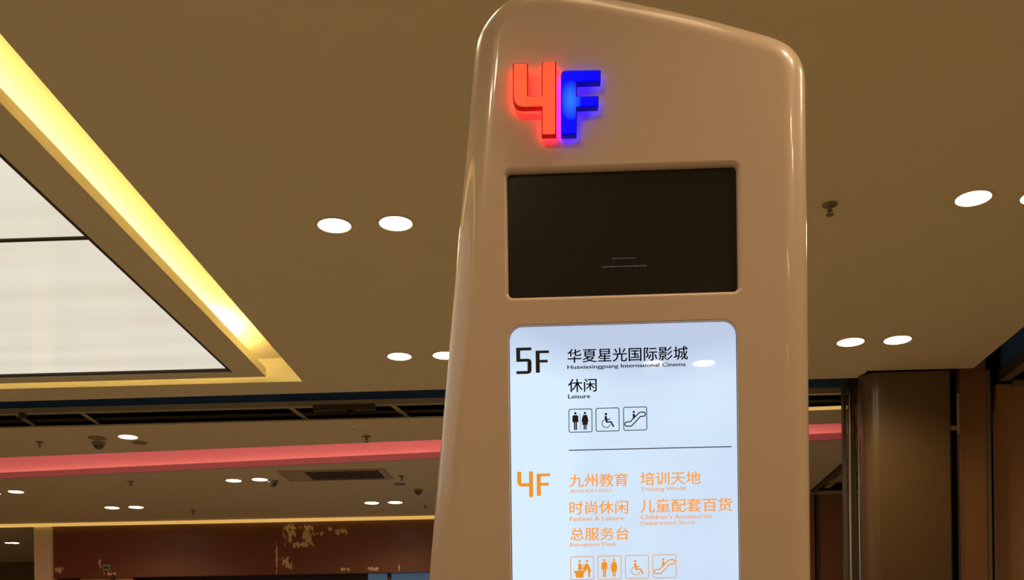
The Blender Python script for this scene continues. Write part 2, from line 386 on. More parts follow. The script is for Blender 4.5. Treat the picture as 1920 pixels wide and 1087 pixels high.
# far shop front
hz0 = UY(450, 1078, WY).z
x68, x100, x148, x245 = [UY(p, 1040, WY).x for p in (68, 100, 148, 247)]
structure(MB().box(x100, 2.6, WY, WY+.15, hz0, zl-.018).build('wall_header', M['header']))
structure(MB().box(x68, x100, WY-.05, WY+.25, 0, zl-.018).build('trim_7', M['cream']))
structure(MB().box(x148, x245, WY+.02, WY+.15, 0, hz0).build('trim_8', mat('brown_post', (.34, .20, .09), .5, noise=(4, .1, (1, 1, 1)))))
x690, x727, x733, x805 = [UY(p, 1080, WY+.1).x for p in (690, 727, 734, 900)]
structure(MB().box(x100, x148, WY+.1, WY+.14, 0, hz0+.02).build('window_1', M['black']))
structure(MB().box(x245, x690, WY+.1, WY+.14, 0, hz0+.02).build('window_2', M['black']))
structure(MB().box(x690, x727, WY+.1, WY+.14, 0, hz0+.02).build('window_3', M['blue']))
structure(MB().box(x727, x733, WY+.07, WY+.15, 0, hz0+.02).build('trim_9', M['gasket']))
structure(MB().box(x733, 2.6, WY+.1, WY+.14, 0, hz0+.02).build('window_4', M['blue']))
structure(MB().box(-12, -4.6, 15.5, 15.6, 0, ZC).build('wall_far', mat('far_dim_wall', (.24, .20, .11), .7, noise=(2, .08, (1, 1, 1)))))
p = UY(200, 1064, WY-.02)
ex = empty('wall_socket', (p.x, WY-.02, p.z)); tag(ex, 'small pale square box with dark slot on the lower left of the brown header', 'switch box')
MB().box(-.045, .045, -.01, .02, -.04, .04).build('housing', M['greyplastic'], ex, bevel=.004)
MB().box(-.026, .026, -.014, -.009, -.012, .012).build('slot', M['gasket'], ex)
a, b = UY(208, 1092, WY-.01), UY(216, 1078, WY-.01)
tag(MB().bar(a, b, .05, .02).build('cable', M['gasket']), 'short dark cable hanging at the bottom edge of the brown header', 'cable')

# right side: pillar, guides, panels, side slot
yb = YP
xl, xrr = UY(1622, 900, yb).x, UY(1785, 900, yb).x
r = .10; pts = []
for k in range(9):
    t_ = PI + PI/2*k/8; pts.append((xl+r+r*math.cos(t_), yb+r+r*math.sin(t_)))
pts += [(xrr-.012, yb), (xrr, yb+.012), (xrr, yb+.14), (xl, yb+.14)]
pil = MB().prism(pts, 0, ZC-.012).build('pillar', mat('tan_gloss_pillar', (.125, .072, .030), .34, coat=.3, coat_rough=.2, noise=(4, .06, (1, 1, .3))), smooth=True)
tag(pil, 'wide brown pillar with rounded left corner to the right of the totem', 'pillar')
tag(MB().prism([(p_[0], p_[1]+.03) for p_ in pts], ZC-.012, ZC+.02).build('shadow_gap', M['void']), 'thin dark gap strip between the brown pillar and the ceiling', 'trim')
y2 = yb+.42
gd = empty('shutter_guide', (UY(1600, 900, y2).x, y2, 0)); tag(gd, 'tall pair of brushed metal shutter guide tubes beside the left side of the brown pillar', 'shutter guide')
for (p0, p1, k_) in ((1583, 1589, 'darkmetal'), (1590, 1600, 'steel'), (1601, 1606, 'darkmetal'), (1607, 1618, 'steel')):
    a, b = UY(p0, 900, y2).x, UY(p1, 900, y2).x
    w_ = (b-a)/2
    if k_ == 'steel': o = MB().lathe([(0, 0), (w_, 0), (w_, 4.3), (0, 4.3)], 24, ((a+b)/2, y2, 0)).build('tube', M['steel'], smooth=True)
    else: o = MB().box(a, b, y2, y2+.06, 0, 4.3).build('channel', M['darkmetal'])
    off(o, gd)
off(MB().box(UY(1618, 900, y2).x, UY(1650, 900, y2).x, y2-.0, y2+.06, 0, 4.3).build('back_plate', M['darkmetal']), gd)
# dark gap with bracket
a, b = UY(1784, 900, yb+.3).x, UY(1803, 900, yb+.3).x
structure(MB().box(a-.05, b+.05, yb+.3, yb+.34, 0, 4.2).build('trim_10', M['void']))
bk = UY(1790, 802, yb+.12)
br = empty('wall_bracket', (bk.x, yb+.12, bk.z)); tag(br, 'small pale bracket and upright strip in the dark gap right of the brown pillar', 'bracket')
MB().box(-.035, .03, -.005, .005, -.014, .014).build('crosspiece', M['ventframe'], br)
sz0, sz1 = UY(1797, 812, yb+.1).z-bk.z, UY(1797, 737, yb+.1).z-bk.z
MB().box(.012, .030, -.012, -.006, sz0, sz1).build('upright', M['ventframe'], br)
# narrow brown panel, frame, wide brown panel
a, b = UY(1801, 900, yb+.1).x, UY(1851, 900, yb+.1).x
structure(MB().box(a, b, yb+.1, yb+.16, 0, 4.0).build('wall_panel', M['panelbrown'], bevel=.004))
a2 = UY(1864, 900, yb+.32)
zt = UY(1880, 722, yb+.3).z
fr = empty('metal_frame', (b, yb+.14, 0))
tag(fr, 'tall metal frame at the right edge with a rail running toward the viewer', 'frame')
o1, o2 = b, UY(1856, 900, yb+.14).x
off(MB().box(b, o2-.004, yb+.11, yb+.16, 0, zt+.05).build('upright', M['guide']), fr)
off(MB().box(o2, o2+.022, yb+.16, yb+.22, 0, zt+.02).build('inner_upright', M['darkmetal']), fr)
ra, rb_ = UZ(1853, 722, ZC+.01), UZ(1920, 676, ZC+.01)
RXR = (ra.x+rb_.x)/2
off(MB().box(RXR, RXR+.07, -3, yb+.28, ZC-.01, ZC+.06).build('side_rail', M['guide']), fr)
off(MB().box(RXR+.07, 5, yb+.22, yb+.26, zt-.02, zt+.01).build('head_rail', M['guide']), fr)
structure(MB().box(RXR-.02, 9, yb+.28, yb+.34, 0, zt).build('wall_side', mat('right_brown_panel', (.46, .25, .13), .5, noise=(5, .10, (1, 1, .3)))))
structure(MB().box(RXR+.07, 9, -8, yb+.9, ZC+.10, ZC+.13).build('ceiling_side', mat('side_soffit', (.20, .11, .05), .7, noise=(3, .1, (1, 1, 1)))))
structure(MB().box(RXR+.02, RXR+.05, -3, yb+.3, ZC+.06, ZC+.9).build('trim_11', M['navy']))
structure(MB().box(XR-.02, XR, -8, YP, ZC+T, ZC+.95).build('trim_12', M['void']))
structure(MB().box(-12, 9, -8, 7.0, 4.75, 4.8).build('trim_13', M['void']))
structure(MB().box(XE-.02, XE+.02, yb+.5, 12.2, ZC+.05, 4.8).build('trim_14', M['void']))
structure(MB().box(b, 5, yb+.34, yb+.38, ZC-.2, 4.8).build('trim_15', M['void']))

# brown wall and slot seen between totem and pillar
y3 = YR2+.05
s0, s1, s2 = UY(1400, 1000, y3).x, UY(1533, 1000, y3).x, UY(1640, 1000, y3).x
zt3 = UY(1550, 926, y3).z
structure(MB().box(s0, s1-.03, y3, y3+.06, 0, zt3).build('wall_end', M['farbrown']))
structure(MB().box(s1+.012, s2, y3, y3+.06, 0, zt3).build('wall_corner', M['farbrown']))
sf = empty('ceiling_track', (s1, y3, zt3)); tag(sf, 'dark metal track over the far brown wall between totem and pillar', 'track')
off(MB().box(s1-.03, s1-.012, y3+.02, y3+.05, 0, zt3).build('joint_strip', M['void']), sf)
off(MB().box(s1-.012, s1+.012, y3-.01, y3+.04, 0, zt3).build('upright', M['darkmetal']), sf)
off(MB().box(s0, s2, y3-.03, y3+.0, zt3, zt3+.03).build('head_rail', M['metal']), sf)
off(MB().box(XR2+.02, XR2+.06, 8.6, y3, ZC-.02, ZC+.02).build('edge_rail', M['darkmetal']), sf)
off(MB().box(XR2+.16, XR2+.21, 8.6, y3, ZC+.03, ZC+.08).build('inner_rail', M['metal']), sf)
for yy in (y3-.35, y3-.9):
    off(MB().box(XR2+.02, XR2+1.0, yy, yy+.04, ZC+.03, ZC+.07).build('cross_rail', M['metal']), sf)
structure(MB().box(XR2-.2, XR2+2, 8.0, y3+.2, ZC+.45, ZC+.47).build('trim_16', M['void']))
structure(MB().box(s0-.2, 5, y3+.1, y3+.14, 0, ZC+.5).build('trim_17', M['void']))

# ------------------------------------------------------------------ ceiling fittings
lampdata = bpy.data.lights.new('downlight_beam', 'SPOT'); lampdata.energy = LAMP_W; lampdata.color = LAMP_COL
lampdata.spot_size = math.radians(150); lampdata.spot_blend = .9; lampdata.shadow_soft_size = .06
def make_downlight():
    rt_ = empty('downlight', (0, 0, ZC))
    MB().lathe([(.071, -.001), (.073, -.006), (.080, -.006), (.084, 0), (.084, .002), (.071, .002), (.071, -.001)], 32).build('trim_ring', M['ring'], rt_, smooth=True)
    MB().lathe([(0, -.003), (.071, -.003), (.071, .001), (0, .001)], 32).build('lens', M['lens'], rt_)
    l = bpy.data.objects.new('lamp', lampdata); C.objects.link(l); l.parent = rt_; l.location = (0, 0, -.03); KIDS[rt_.name].add(l.name)
    return rt_
DL = make_downlight(); first = [True]
def downlight(x, y, label, group=None, z=ZC, s=1.0, tilt=None):
    o = DL
    if not first[0]: o = copy_tree(DL)
    first[0] = False
    o.location = (x, y, z); o.scale = (s, s, 1)
    for k in ('group',):
        if k in o: del o[k]
    tag(o, label, 'ceiling light', group); return o
G = 'round ceiling downlights'
for (px, py, lab, s) in (
    (627, 421, 'left downlight of the nearest pair between light tray and totem', 1.0),
    (742, 417, 'right downlight of the nearest pair between light tray and totem', 1.0),
    (749, 667, 'round downlight alone in view just left of the totem, above the slot', 1.0),
    (834, 665, 'round downlight half hidden behind the left edge of the totem', 1.0),
    (1825, 370, 'large bright downlight in the upper right, right of a sprinkler', 1.0),
    (1948, 367, 'downlight cut off by the right edge of the picture', 1.0),
    (1595, 640, 'left downlight of the pair above the brown pillar', 1.08),
    (1683, 636, 'right downlight of the pair above the brown pillar', 1.08),
    (240, 818, 'single downlight between the navy slot and the pink cove, by a dome camera', 1.0),
    (30, 921, 'downlight beyond the pink cove near the left edge', 1.0),
    (-14, 924, 'downlight beyond the pink cove cut off by the left edge', 1.0),
    (210, 951, 'left downlight of the pair above the left end of the brown header', 1.05),
    (255, 950, 'right downlight of the pair above the left end of the brown header', 1.05),
    (438, 900, 'left downlight of the pair between pink cove and small camera', 1.0),
    (487, 898, 'downlight touching the small ceiling camera', 1.0),
    (697, 942, 'left downlight of the pair below the slatted vent', 1.05),
    (741, 941, 'right downlight of the pair below the slatted vent', 1.05),
    (16, 1017, 'smaller left spot of the twin downlight in the dark far recess', .62),
    (26, 1017, 'larger right spot of the twin downlight in the dark far recess', .9)):
    p = UZ(px, py, ZC); downlight(p.x, p.y, lab, G, s=s)
# the same rows go on behind and beside the viewer; two row lamps mirror in the directory board; fill pairs are added
VD = 2*DS
def mirrored(px, py):
    r_ = ray(px, py); q_ = CAM + r_*((ZC-CAM.z)/r_.z); return q_.x, VD - q_.y
for i, (px, py) in enumerate(((1226, 680), (1320, 679))):
    x, y = mirrored(px, py); downlight(x, y, ('left', 'right')[i] + ' downlight behind the viewer mirrored in the directory board', G + ' outside the view')
for (x, y, lab) in ((-.72, 2.85, 'left downlight of the pair above the upper left of the totem'), (-.42, 2.85, 'right downlight of the pair above the upper left of the totem'),
    (-.72, .95, 'left downlight of the pair up in front of the totem, left side'), (-.42, .95, 'right downlight of the pair up in front of the totem, left side'),
    (1.65, 2.65, 'left downlight of the pair above and right of the totem'), (1.95, 2.65, 'right downlight of the pair above and right of the totem'),
    (.95, 1.84, 'left downlight of the pair up in front of the totem, right side'), (1.25, 1.84, 'right downlight of the pair up in front of the totem, right side'),
    (1.75, 1.0, 'left downlight of the pair up right in front of the totem'), (2.05, 1.0, 'right downlight of the pair up right in front of the totem'),
    (.02, 2.04, 'left downlight of the pair high above the front of the totem'), (.32, 2.04, 'right downlight of the pair high above the front of the totem'),
    (1.75, -.5, 'left downlight of the pair beside the viewer on the right'), (2.05, -.5, 'right downlight of the pair beside the viewer on the right'),  # added pair that brightens the right part of the ceiling
    (2.0, -2.0, 'left downlight of the pair behind the viewer, right side'), (2.3, -2.0, 'right downlight of the pair behind the viewer, right side'),  # another added pair, more fill for the right ceiling
    (2.1, -4.3, 'left downlight of the pair farthest behind the viewer on the right'), (2.4, -4.3, 'right downlight of the pair farthest behind the viewer on the right'),
    (.25, 8.3, 'left downlight hidden behind the totem above the far cove'), (.9, 8.3, 'right downlight hidden behind the totem above the far cove'),  # these and the next two are added to lift the far ceiling
    (.2, 10.6, 'left downlight hidden behind the totem near the brown header'), (.9, 10.6, 'right downlight hidden behind the totem near the brown header')):
    o = downlight(x, y, lab, G + ' outside the view')
    if y == 2.04:                                            # this dimmed pair is added to lighten the totem's top bevel
        o.scale = (.5, .5, 1)
        for ch in o.children:
            if ch.type == 'LIGHT': ch.data = ch.data.copy(); ch.data.energy = LAMP_W*.22; ch.data.shadow_soft_size = .2
            elif ch.name.startswith('lens'): ch.data = ch.data.copy(); ch.data.materials[0] = M['dimlens']

def fitting(kind, px, py, label, s=1.0):
    p = UZ(px, py, ZC); o = empty(kind, (p.x, p.y, ZC)); o.scale = (s*.82, s*.82, s*.72); return o
def sprinkler(px, py, label, s=1.0):
    o = fitting('sprinkler', px, py, label, s); tag(o, label, 'sprinkler', 'ceiling sprinklers')
    MB().lathe([(0, .0), (.040, .0), (.040, -.006), (.016, -.014), (0, -.014)], 20).build('escutcheon', M['chrome'], o, smooth=True)
    MB().lathe([(0, -.01), (.010, -.01), (.010, -.035), (.006, -.045), (0, -.045)], 12).build('body', M['chrome'], o, smooth=True)
    mb = MB()
    mb.bar((-.012, 0, -.03), (-.008, 0, -.062), .004, .004, (0, 1, 0)); mb.bar((.012, 0, -.03), (.008, 0, -.062), .004, .004, (0, 1, 0))
    mb.build('frame_arm', M['chrome'], o)
    MB().lathe([(0, -.060), (.020, -.060), (.022, -.064), (0, -.064)], 16).build('deflector', M['chrome'], o)
for a in ((1556, 383, 'pendant sprinkler on the ceiling just right of the totem', 1.0), (74, 828, 'small sprinkler at the far left between navy slot and pink cove', .95),
          (687, 817, 'sprinkler just above the pink cove left of the totem', 1.1), (245, 902, 'sprinkler below the pink cove above a downlight pair', .95),
          (753, 892, 'sprinkler right of the slatted ceiling vent', .95), (362, 956, 'faint sprinkler close to the far light line', .95), (797, 947, 'faint small sprinkler beside the totem near the far light line', .7)):
    sprinkler(a[0], a[1], a[2], a[3])
def cover(px, py, label, r_, mk='greyplastic'):
    o = fitting('ceiling_speaker', px, py, label); tag(o, label, 'speaker', 'round flat ceiling covers')
    MB().lathe([(r_, .001), (r_, -.006), (r_-.012, -.008), (r_-.014, -.003)], 28).build('rim', M[mk], o, smooth=True)
    MB().lathe([(r_-.013, 0), (r_-.013, -.004), (0, -.005)], 28).build('grille', M[mk], o, smooth=True)
cover(182, 820.5, 'round speaker cover left of the single downlight above a dome camera', .085)
cover(262, 829.5, 'round speaker cover right below the single downlight', .075)
cover(749, 907, 'thin round cover below the sprinkler right of the vent', .075)
def dome(px, py, label, s, top='greyplastic', cat='camera'):
    o = fitting('dome_camera', px, py, label, s); tag(o, label, cat)
    MB().lathe([(0, 0), (.062, 0), (.064, -.022), (.052, -.034), (0, -.034)], 24).build('housing', M[top], o, smooth=True)
    MB().lathe([(.046, -.033), (.044, -.050), (.034, -.068), (.018, -.078), (0, -.081)], 24).build('dome', M['blackplastic'] if top != 'ring' else M['greyplastic'], o, smooth=True)
dome(185, 829, 'grey dome camera hanging left of the single downlight', 1.0)
dome(784, 918, 'small grey smoke detector close to the left edge of the totem', .9, 'chrome', 'smoke detector')
dome(512, 901, 'small dark dome camera beside the lit downlight left of the vent', 1.0)
o = fitting('access_hatch', 667, 811, ''); tag(o, 'faint pale square hatch on the ceiling left of the sprinkler above the pink cove', 'hatch')
MB().box(-.10, .10, -.16, .16, -.004, .001).build('hatch_plate', M['ceil'], o); MB().box(-.012, .012, -.15, -.13, -.008, -.003).build('latch', M['greyplastic'], o)

# slatted air vent
A, B_, Cc, D = UZ(519, 882, ZC), UZ(722, 879, ZC), UZ(737, 896.5, ZC), UZ(543, 900.5, ZC)
vent = empty('air_vent', ((A.x+B_.x)/2, (A.y+D.y)/2, ZC)); tag(vent, 'long rectangular slatted air vent on the rear ceiling below the pink cove', 'vent')
u = (B_-A); v = (D-A)
VX0, VX1 = A.x, B_.x; VY1, VY0 = A.y, D.y
def vp(s_, t_): return (VX0+(VX1-VX0)*s_ - vent.location.x, VY1+(VY0-VY1)*t_ - vent.location.y)
def vbox(s0_, s1_, t0_, t1_, z0, z1, mb=None):
    mb = mb or MB(); a_ = vp(s0_, t1_); b__ = vp(s1_, t0_); return mb.box(a_[0], b__[0], a_[1], b__[1], z0, z1)
mb = MB(); vbox(0, 1, 0, .07, -.012, .001, mb); vbox(0, 1, .93, 1, -.012, .001, mb); vbox(0, .02, .07, .93, -.012, .001, mb); vbox(.94, 1, .07, .93, -.012, .001, mb)
mb.build('frame', M['ventframe'], vent)
vbox(.02, .235, .07, .93, -.007, .001).build('blank_plate', M['ventframe'], vent)
vbox(.235, .94, .07, .93, -.001, .001).build('backing', M['void'], vent)
sl = None
for k in range(22):
    s_ = .25 + .68*k/21
    if sl is None:
        sl = vbox(0, .011, .07, .93, -.012, -.002).build('slat', M['slat'], vent); x00 = 0
        sl.location = (0, 0, 0); base_s = 0
        cur = sl
    else:
        cur = sl.copy(); C.objects.link(cur); cur.parent = vent
    cur.location = ((VX1-VX0)*s_, 0, 0)

# ------------------------------------------------------------------ the totem sign
FP = DS; R_ = .058
def cat_rom(pts, n=5):
    out = []
    for i in range(1, len(pts)-2):
        p0, p1, p2, p3 = pts[i-1:i+3]
        for k in range(n):
            t_ = k/n
            out.append(tuple(.5*((2*p1[j]) + (-p0[j]+p2[j])*t_ + (2*p0[j]-5*p1[j]+4*p2[j]-p3[j])*t_*t_ + (-p0[j]+3*p1[j]-3*p2[j]+p3[j])*t_**3) for j in (0, 1)))
    out.append(pts[-2]); return out
ctl = [(884, 190), (888, 142), (892.5, 98), (900, 73), (915, 48), (937, 24), (965, 5), (1000, -6), (1042, -8), (1097, -1), (1200, 18.5), (1310, 43), (1393, 65), (1448, 81), (1478, 96), (1497, 117), (1507, 145), (1509, 185), (1509, 260)]
curve = cat_rom(ctl, 5)
outl = [UY(px, py, FP+R_) for px, py in curve]; outl = [(p.x, p.z) for p in outl]
bl = UY(805, 1087, FP+R_); tl = UY(888, 142, FP+R_)
br_ = UY(1515, 1087, FP+R_)
zb = .02
xb = bl.x + (bl.x-tl.x)/(bl.z-tl.z)*(zb-bl.z)
left = [(tl.x+(xb-tl.x)*k/12, tl.z+(zb-tl.z)*k/12) for k in range(12, 0, -1)]
tr = outl[-1]
xbr = br_.x + .002
right = [(tr[0]+(xbr-tr[0])*min(1, k/12*1.5), tr[1]+(zb-tr[1])*k/12) for k in range(1, 13)]
OUT = left + outl + right                                     # clockwise seen from the front
def normals2d(P_):
    n = len(P_); N = []
    for i in range(n):
        a_, b__ = Vector(P_[i-1]), Vector(P_[(i+1) % n]); c_ = Vector(P_[i])
        e1_ = (c_-a_).normalized(); e2_ = (b__-c_).normalized(); d = (e1_+e2_)
        d.normalize(); k = 1/max(.6, d.dot(e1_)); N.append((Vector((-d.y, d.x)), k))
    return N                                                 # outward for a clockwise loop
bm = bmesh.new(); vn = {}
def ring(P_, N, offm, y, ny, keep_bottom=False):
    vs = []
    for p_, (n_, k) in zip(P_, N):
        v_ = bm.verts.new((p_[0]+n_.x*offm*k, y, p_[1]+n_.y*offm*k)); vn[v_] = Vector((n_.x*math.sqrt(max(0, 1-ny*ny)), -ny, n_.y*math.sqrt(max(0, 1-ny*ny)))); vs.append(v_)
    return vs
def bridge(a_, b__, flip=False):
    n = len(a_)
    for i in range(n):
        f = [a_[i], a_[(i+1) % n], b__[(i+1) % n], b__[i]]
        bm.faces.new(f[::-1] if flip else f)
N = normals2d(OUT)
rings = [ring(OUT, N, -.03, FP+.36, 0), ring(OUT, N, 0, FP+.33, 0), ring(OUT, N, 0, FP+R_, 0)]
K = 10
for k in range(1, K+1):
    t_ = PI/2*k/K
    rings.append(ring(OUT, N, -R_*(1-math.cos(t_)), FP+R_-R_*math.sin(t_), math.sin(t_)))
for a_, b__ in zip(rings, rings[1:]): bridge(a_, b__)
face_loops = [rings[-1]]
bm.faces.new(rings[0])                                        # back
def rrect(x0, x1, z0, z1, rad, n=6):
    P_ = []
    for (cx_, cz_, a0) in ((x0+rad, z1-rad, PI), (x1-rad, z1-rad, PI/2), (x1-rad, z0+rad, 0), (x0+rad, z0+rad, -PI/2)):
        for k in range(n+1):
            a_ = a0 - PI/2*k/n; P_.append((cx_+rad*math.cos(a_), cz_+rad*math.sin(a_)))
    return P_
A_ = [UY(*p_, FP) for p_ in ((951, 322), (1382, 307), (1384, 543), (953, 557))]
SXa, SXb, SZt, SZb = (A_[0].x+A_[3].x)/2, (A_[1].x+A_[2].x)/2, (A_[0].z+A_[1].z)/2, (A_[2].z+A_[3].z)/2
B4 = [UY(*p_, FP) for p_ in ((955.5, 613), (1381, 597.5), (957, 1087), (1388, 1087))]
BXa, BXb, BZt = (B4[0].x+B4[2].x)/2, (B4[1].x+B4[3].x)/2, (B4[0].z+B4[1].z)/2
BZb = BZt - .98
for (x0, x1, z0, z1, rad, lip, depth) in ((SXa, SXb, SZb, SZt, .010, .010, .020), (BXa, BXb, BZb, BZt, .030, .0035, .008)):
    P_ = rrect(x0, x1, z0, z1, rad); NN = normals2d(P_)
    # hole: the rim rounds over from the face into the recess
    prev = None
    for k in range(0, 6):
        t_ = PI/2*k/5
        o_ = lip*(1-math.sin(t_)); y = FP + lip*(1-math.cos(t_)); ny = math.cos(t_)
        vs = []
        for p_, (n_, kk) in zip(P_, NN):
            v_ = bm.verts.new((p_[0]+n_.x*o_*kk, y, p_[1]+n_.y*o_*kk)); s_ = math.sqrt(max(0, 1-ny*ny)); vn[v_] = Vector((-n_.x*s_, -ny, -n_.y*s_)); vs.append(v_)
        if prev is not None: bridge(prev, vs, True)
        else: face_loops.append(vs)
        prev = vs
    vs = []
    for p_, (n_, kk) in zip(P_, NN):
        v_ = bm.verts.new((p_[0], FP+depth+.004, p_[1])); vn[v_] = Vector((-n_.x, 0, -n_.y)); vs.append(v_)
    bridge(prev, vs, True)
tri = tessellate_polygon([[v_.co.copy() for v_ in lp] for lp in face_loops])
flat = [v_ for lp in face_loops for v_ in lp]
for t3 in tri:
    try: bm.faces.new([flat[i] for i in t3])
    except ValueError: pass
for f in bm.faces: f.smooth = True
bm.verts.index_update(); bm.normal_update()
nl = [tuple(vn[v_]) for v_ in bm.verts]
for f in bm.faces:                                           # make every face agree with its vertex normals
    av = sum((vn[v_] for v_ in f.verts), Vector())
    if f is not None and f.normal.dot(av) < 0 and len(f.verts) < 20: f.normal_flip()
me = bpy.data.meshes.new('body'); bm.to_mesh(me); bm.free()
me.normals_split_custom_set_from_vertices(nl)
cxs = (BXa+BXb)/2
sign = empty('directory_totem', (cxs, FP+.2, 0))
tag(sign, 'tall glossy cream directory totem with a lit red and blue 4F on top', 'sign')
sign.matrix_world = Matrix.Translation((cxs, FP+.2, 0))
off(link('body', me, M['gel']), sign)
SUB = Matrix.Translation((cxs, FP+.2, 0)).inverted()
def sub(o, par):                                             # sub-part that keeps its world coordinates
    o.parent = par; o.matrix_parent_inverse = Matrix.Identity(4); return o
def poly_prism_xz(name, P_, y0, y1, m_, bevel=0):
    mb = MB(); lo = [mb.bm.verts.new((p_[0], y0, p_[1])) for p_ in P_]; hi = [mb.bm.verts.new((p_[0], y1, p_[1])) for p_ in P_]
    n = len(P_); mb.bm.faces.new(lo); mb.bm.faces.new(hi[::-1])
    for i in range(n): mb.bm.faces.new([lo[i], hi[i], hi[(i+1) % n], lo[(i+1) % n]])
    return mb.build(name, m_, bevel=bevel)
off(MB().box(xb+.03, xbr-.03, FP+.06, FP+.30, 0, .03).build('base_plate', M['darkmetal']), sign)
scr = off(poly_prism_xz('screen', rrect(SXa-.001, SXb+.001, SZb-.001, SZt+.001, .009), FP+.014, FP+.022, M['screen']), sign)
off(poly_prism_xz('panel_gasket', rrect(BXa-.0005, BXb+.0005, BZb, BZt, .030), FP+.0075, FP+.012, M['gasket']), sign)
brd = off(poly_prism_xz('directory_board', rrect(BXa+.0018, BXb-.0018, BZb+.002, BZt-.002, .028), FP+.003, FP+.0074, M['board']), sign)
# faint caption strokes on the dark screen
mb = MB(); pm = FP/F
for (cx_, cy_, wd, hh) in ((1169, 484, 45, 2.6), (1170, 499, 86, 3.2)):
    c_ = UY(cx_, cy_, FP+.014); x = c_.x - wd*pm/2
    while x < c_.x + wd*pm/2:
        cw = random.uniform(1.6, 3.2)*pm; h_ = hh*pm*random.uniform(.6, 1)
        mb.box(x, x+cw*.8, FP+.0132, FP+.0139, c_.z-h_/2, c_.z+h_/2*random.uniform(.4, 1)); x += cw
sub(mb.build('caption', mat('dim_caption', (.05, .05, .05), .5, emit=(.05, .048, .048), es=.8)), scr)

# flat print on the board --------------------------------------------------
YT = FP + .0025
def anchor(px, py): return UY(px, py, YT)
pxm = (YT/F)*1.0                                             # metres per photograph pixel on the board
def text(name, body, cx_, cy_, wd, hh, m_, weight=0.0, label=None):
    cu = bpy.data.curves.new(name, 'FONT'); cu.body = body; cu.size = 1; cu.resolution_u = 3
    cu.fill_mode = 'FRONT'
    o = bpy.data.objects.new(name, cu); C.objects.link(o)
    dg = bpy.context.evaluated_depsgraph_get(); me_ = bpy.data.meshes.new_from_object(o.evaluated_get(dg))
    bpy.data.objects.remove(o)
    xs_ = [v_.co.x for v_ in me_.vertices]; ys_ = [v_.co.y for v_ in me_.vertices]
    if not xs_: print('EMPTY TEXT', body); return None
    x0, x1, y0, y1 = min(xs_), max(xs_), min(ys_), max(ys_); c_ = anchor(cx_, cy_)
    sx_, sy_ = wd*pxm/(x1-x0), hh*pxm/(y1-y0)
    if weight:
        b_ = bmesh.new()
        for kx, ky in ((-1, 0), (1, 0), (0, -1), (0, 1)):
            m2 = me_.copy(); m2.transform(Matrix.Translation((kx*weight, ky*weight*.6, .0))); b_.from_mesh(m2)
        b_.to_mesh(me_); b_.free()
    for v_ in me_.vertices:
        v_.co = (c_.x+(v_.co.x-(x0+x1)/2)*sx_, YT-.0002, c_.z+(v_.co.y-(y0+y1)/2)*sy_)
    o = link('lettering', me_, m_); sub(o, brd); o['label'] = label or body[:0] or name
    return o
def flat_mesh(name, polys, m_, label=None):
    """polys: lists of (x,z) world points, thin flat print"""
    bm_ = bmesh.new()
    for i, P_ in enumerate(polys):
        y_ = YT - .0002 - .00003*i
        vs = [bm_.verts.new((p_[0], y_, p_[1])) for p_ in P_]
        tr_ = tessellate_polygon([[v_.co.copy() for v_ in vs]])
        for t3 in tr_:
            try: bm_.faces.new([vs[j] for j in t3])
            except ValueError: pass
    bmesh.ops.recalc_face_normals(bm_, faces=bm_.faces[:])
    me_ = bpy.data.meshes.new(name); bm_.to_mesh(me_); bm_.free()
    o = link(name, me_, m_); sub(o, brd)
    if label: o['label'] = label
    return o
ink, org = M['black'], M['orange']
text('cinema name', '华夏星光国际影城', 1176.6, 664.3, 224, 25.5, ink, .011, 'large black Chinese line at the top of the board')
text('cinema english', 'Huaxiaxingguang International Cinema', 1174.5, 686.4, 220, 9.2, M['greyline'], .022, 'small dark English line under the first Chinese line')
text('leisure', '休闲', 1091.9, 722.2, 53, 24.5, ink, .011, 'black Chinese word for leisure')
text('leisure english', 'Leisure', 1085.9, 742.8, 41, 7.8, M['greyline'], .022, 'small dark word Leisure')
for (s_, cx_, cy_, wd, hh) in (('九州教育', 1122.7, 899.9, 109, 24.5), ('培训天地', 1257, 896.2, 111, 24.5), ('时尚休闲', 1122.7, 951, 109, 25),
                              ('儿童配套百货', 1286.4, 946.8, 170, 25), ('总服务台', 1123.9, 1000.3, 109, 24)):
    text('orange chinese', s_, cx_, cy_, wd, hh, M['orangetext'], .011, 'orange Chinese shop directory line')
for (s_, cx_, cy_, wd, hh) in (('JIUZHOU EDU', 1107.3, 920.6, 77, 7.4), ('Training World', 1243.3, 917, 83, 9.2), ('Fashion & Leisure', 1119, 971.7, 100.6, 8),
                              ("Children's Accessories", 1268.2, 968, 132, 8), ('Department Store', 1252, 980.6, 99.4, 9), ('Reception Desk', 1113, 1021.2, 87, 9)):
    text('orange english', s_, cx_, cy_, wd, hh, M['orangelight'], .022, 'small orange English directory line')

def rect(x0, y0, x1, y1): return [(x0, y0), (x1, y0), (x1, y1), (x0, y1)]
def at_px(P_, cx_, cy_):                                      # px offsets (x right, y down) about an anchor
    c_ = anchor(cx_, cy_); return [(c_.x+p_[0]*pxm, c_.z-p_[1]*pxm) for p_ in P_]
def arc(cx_, cy_, r_, a0, a1, n=8): return [(cx_+r_*math.cos(math.radians(a0+(a1-a0)*k/n)), cy_+r_*math.sin(math.radians(a0+(a1-a0)*k/n))) for k in range(n+1)]
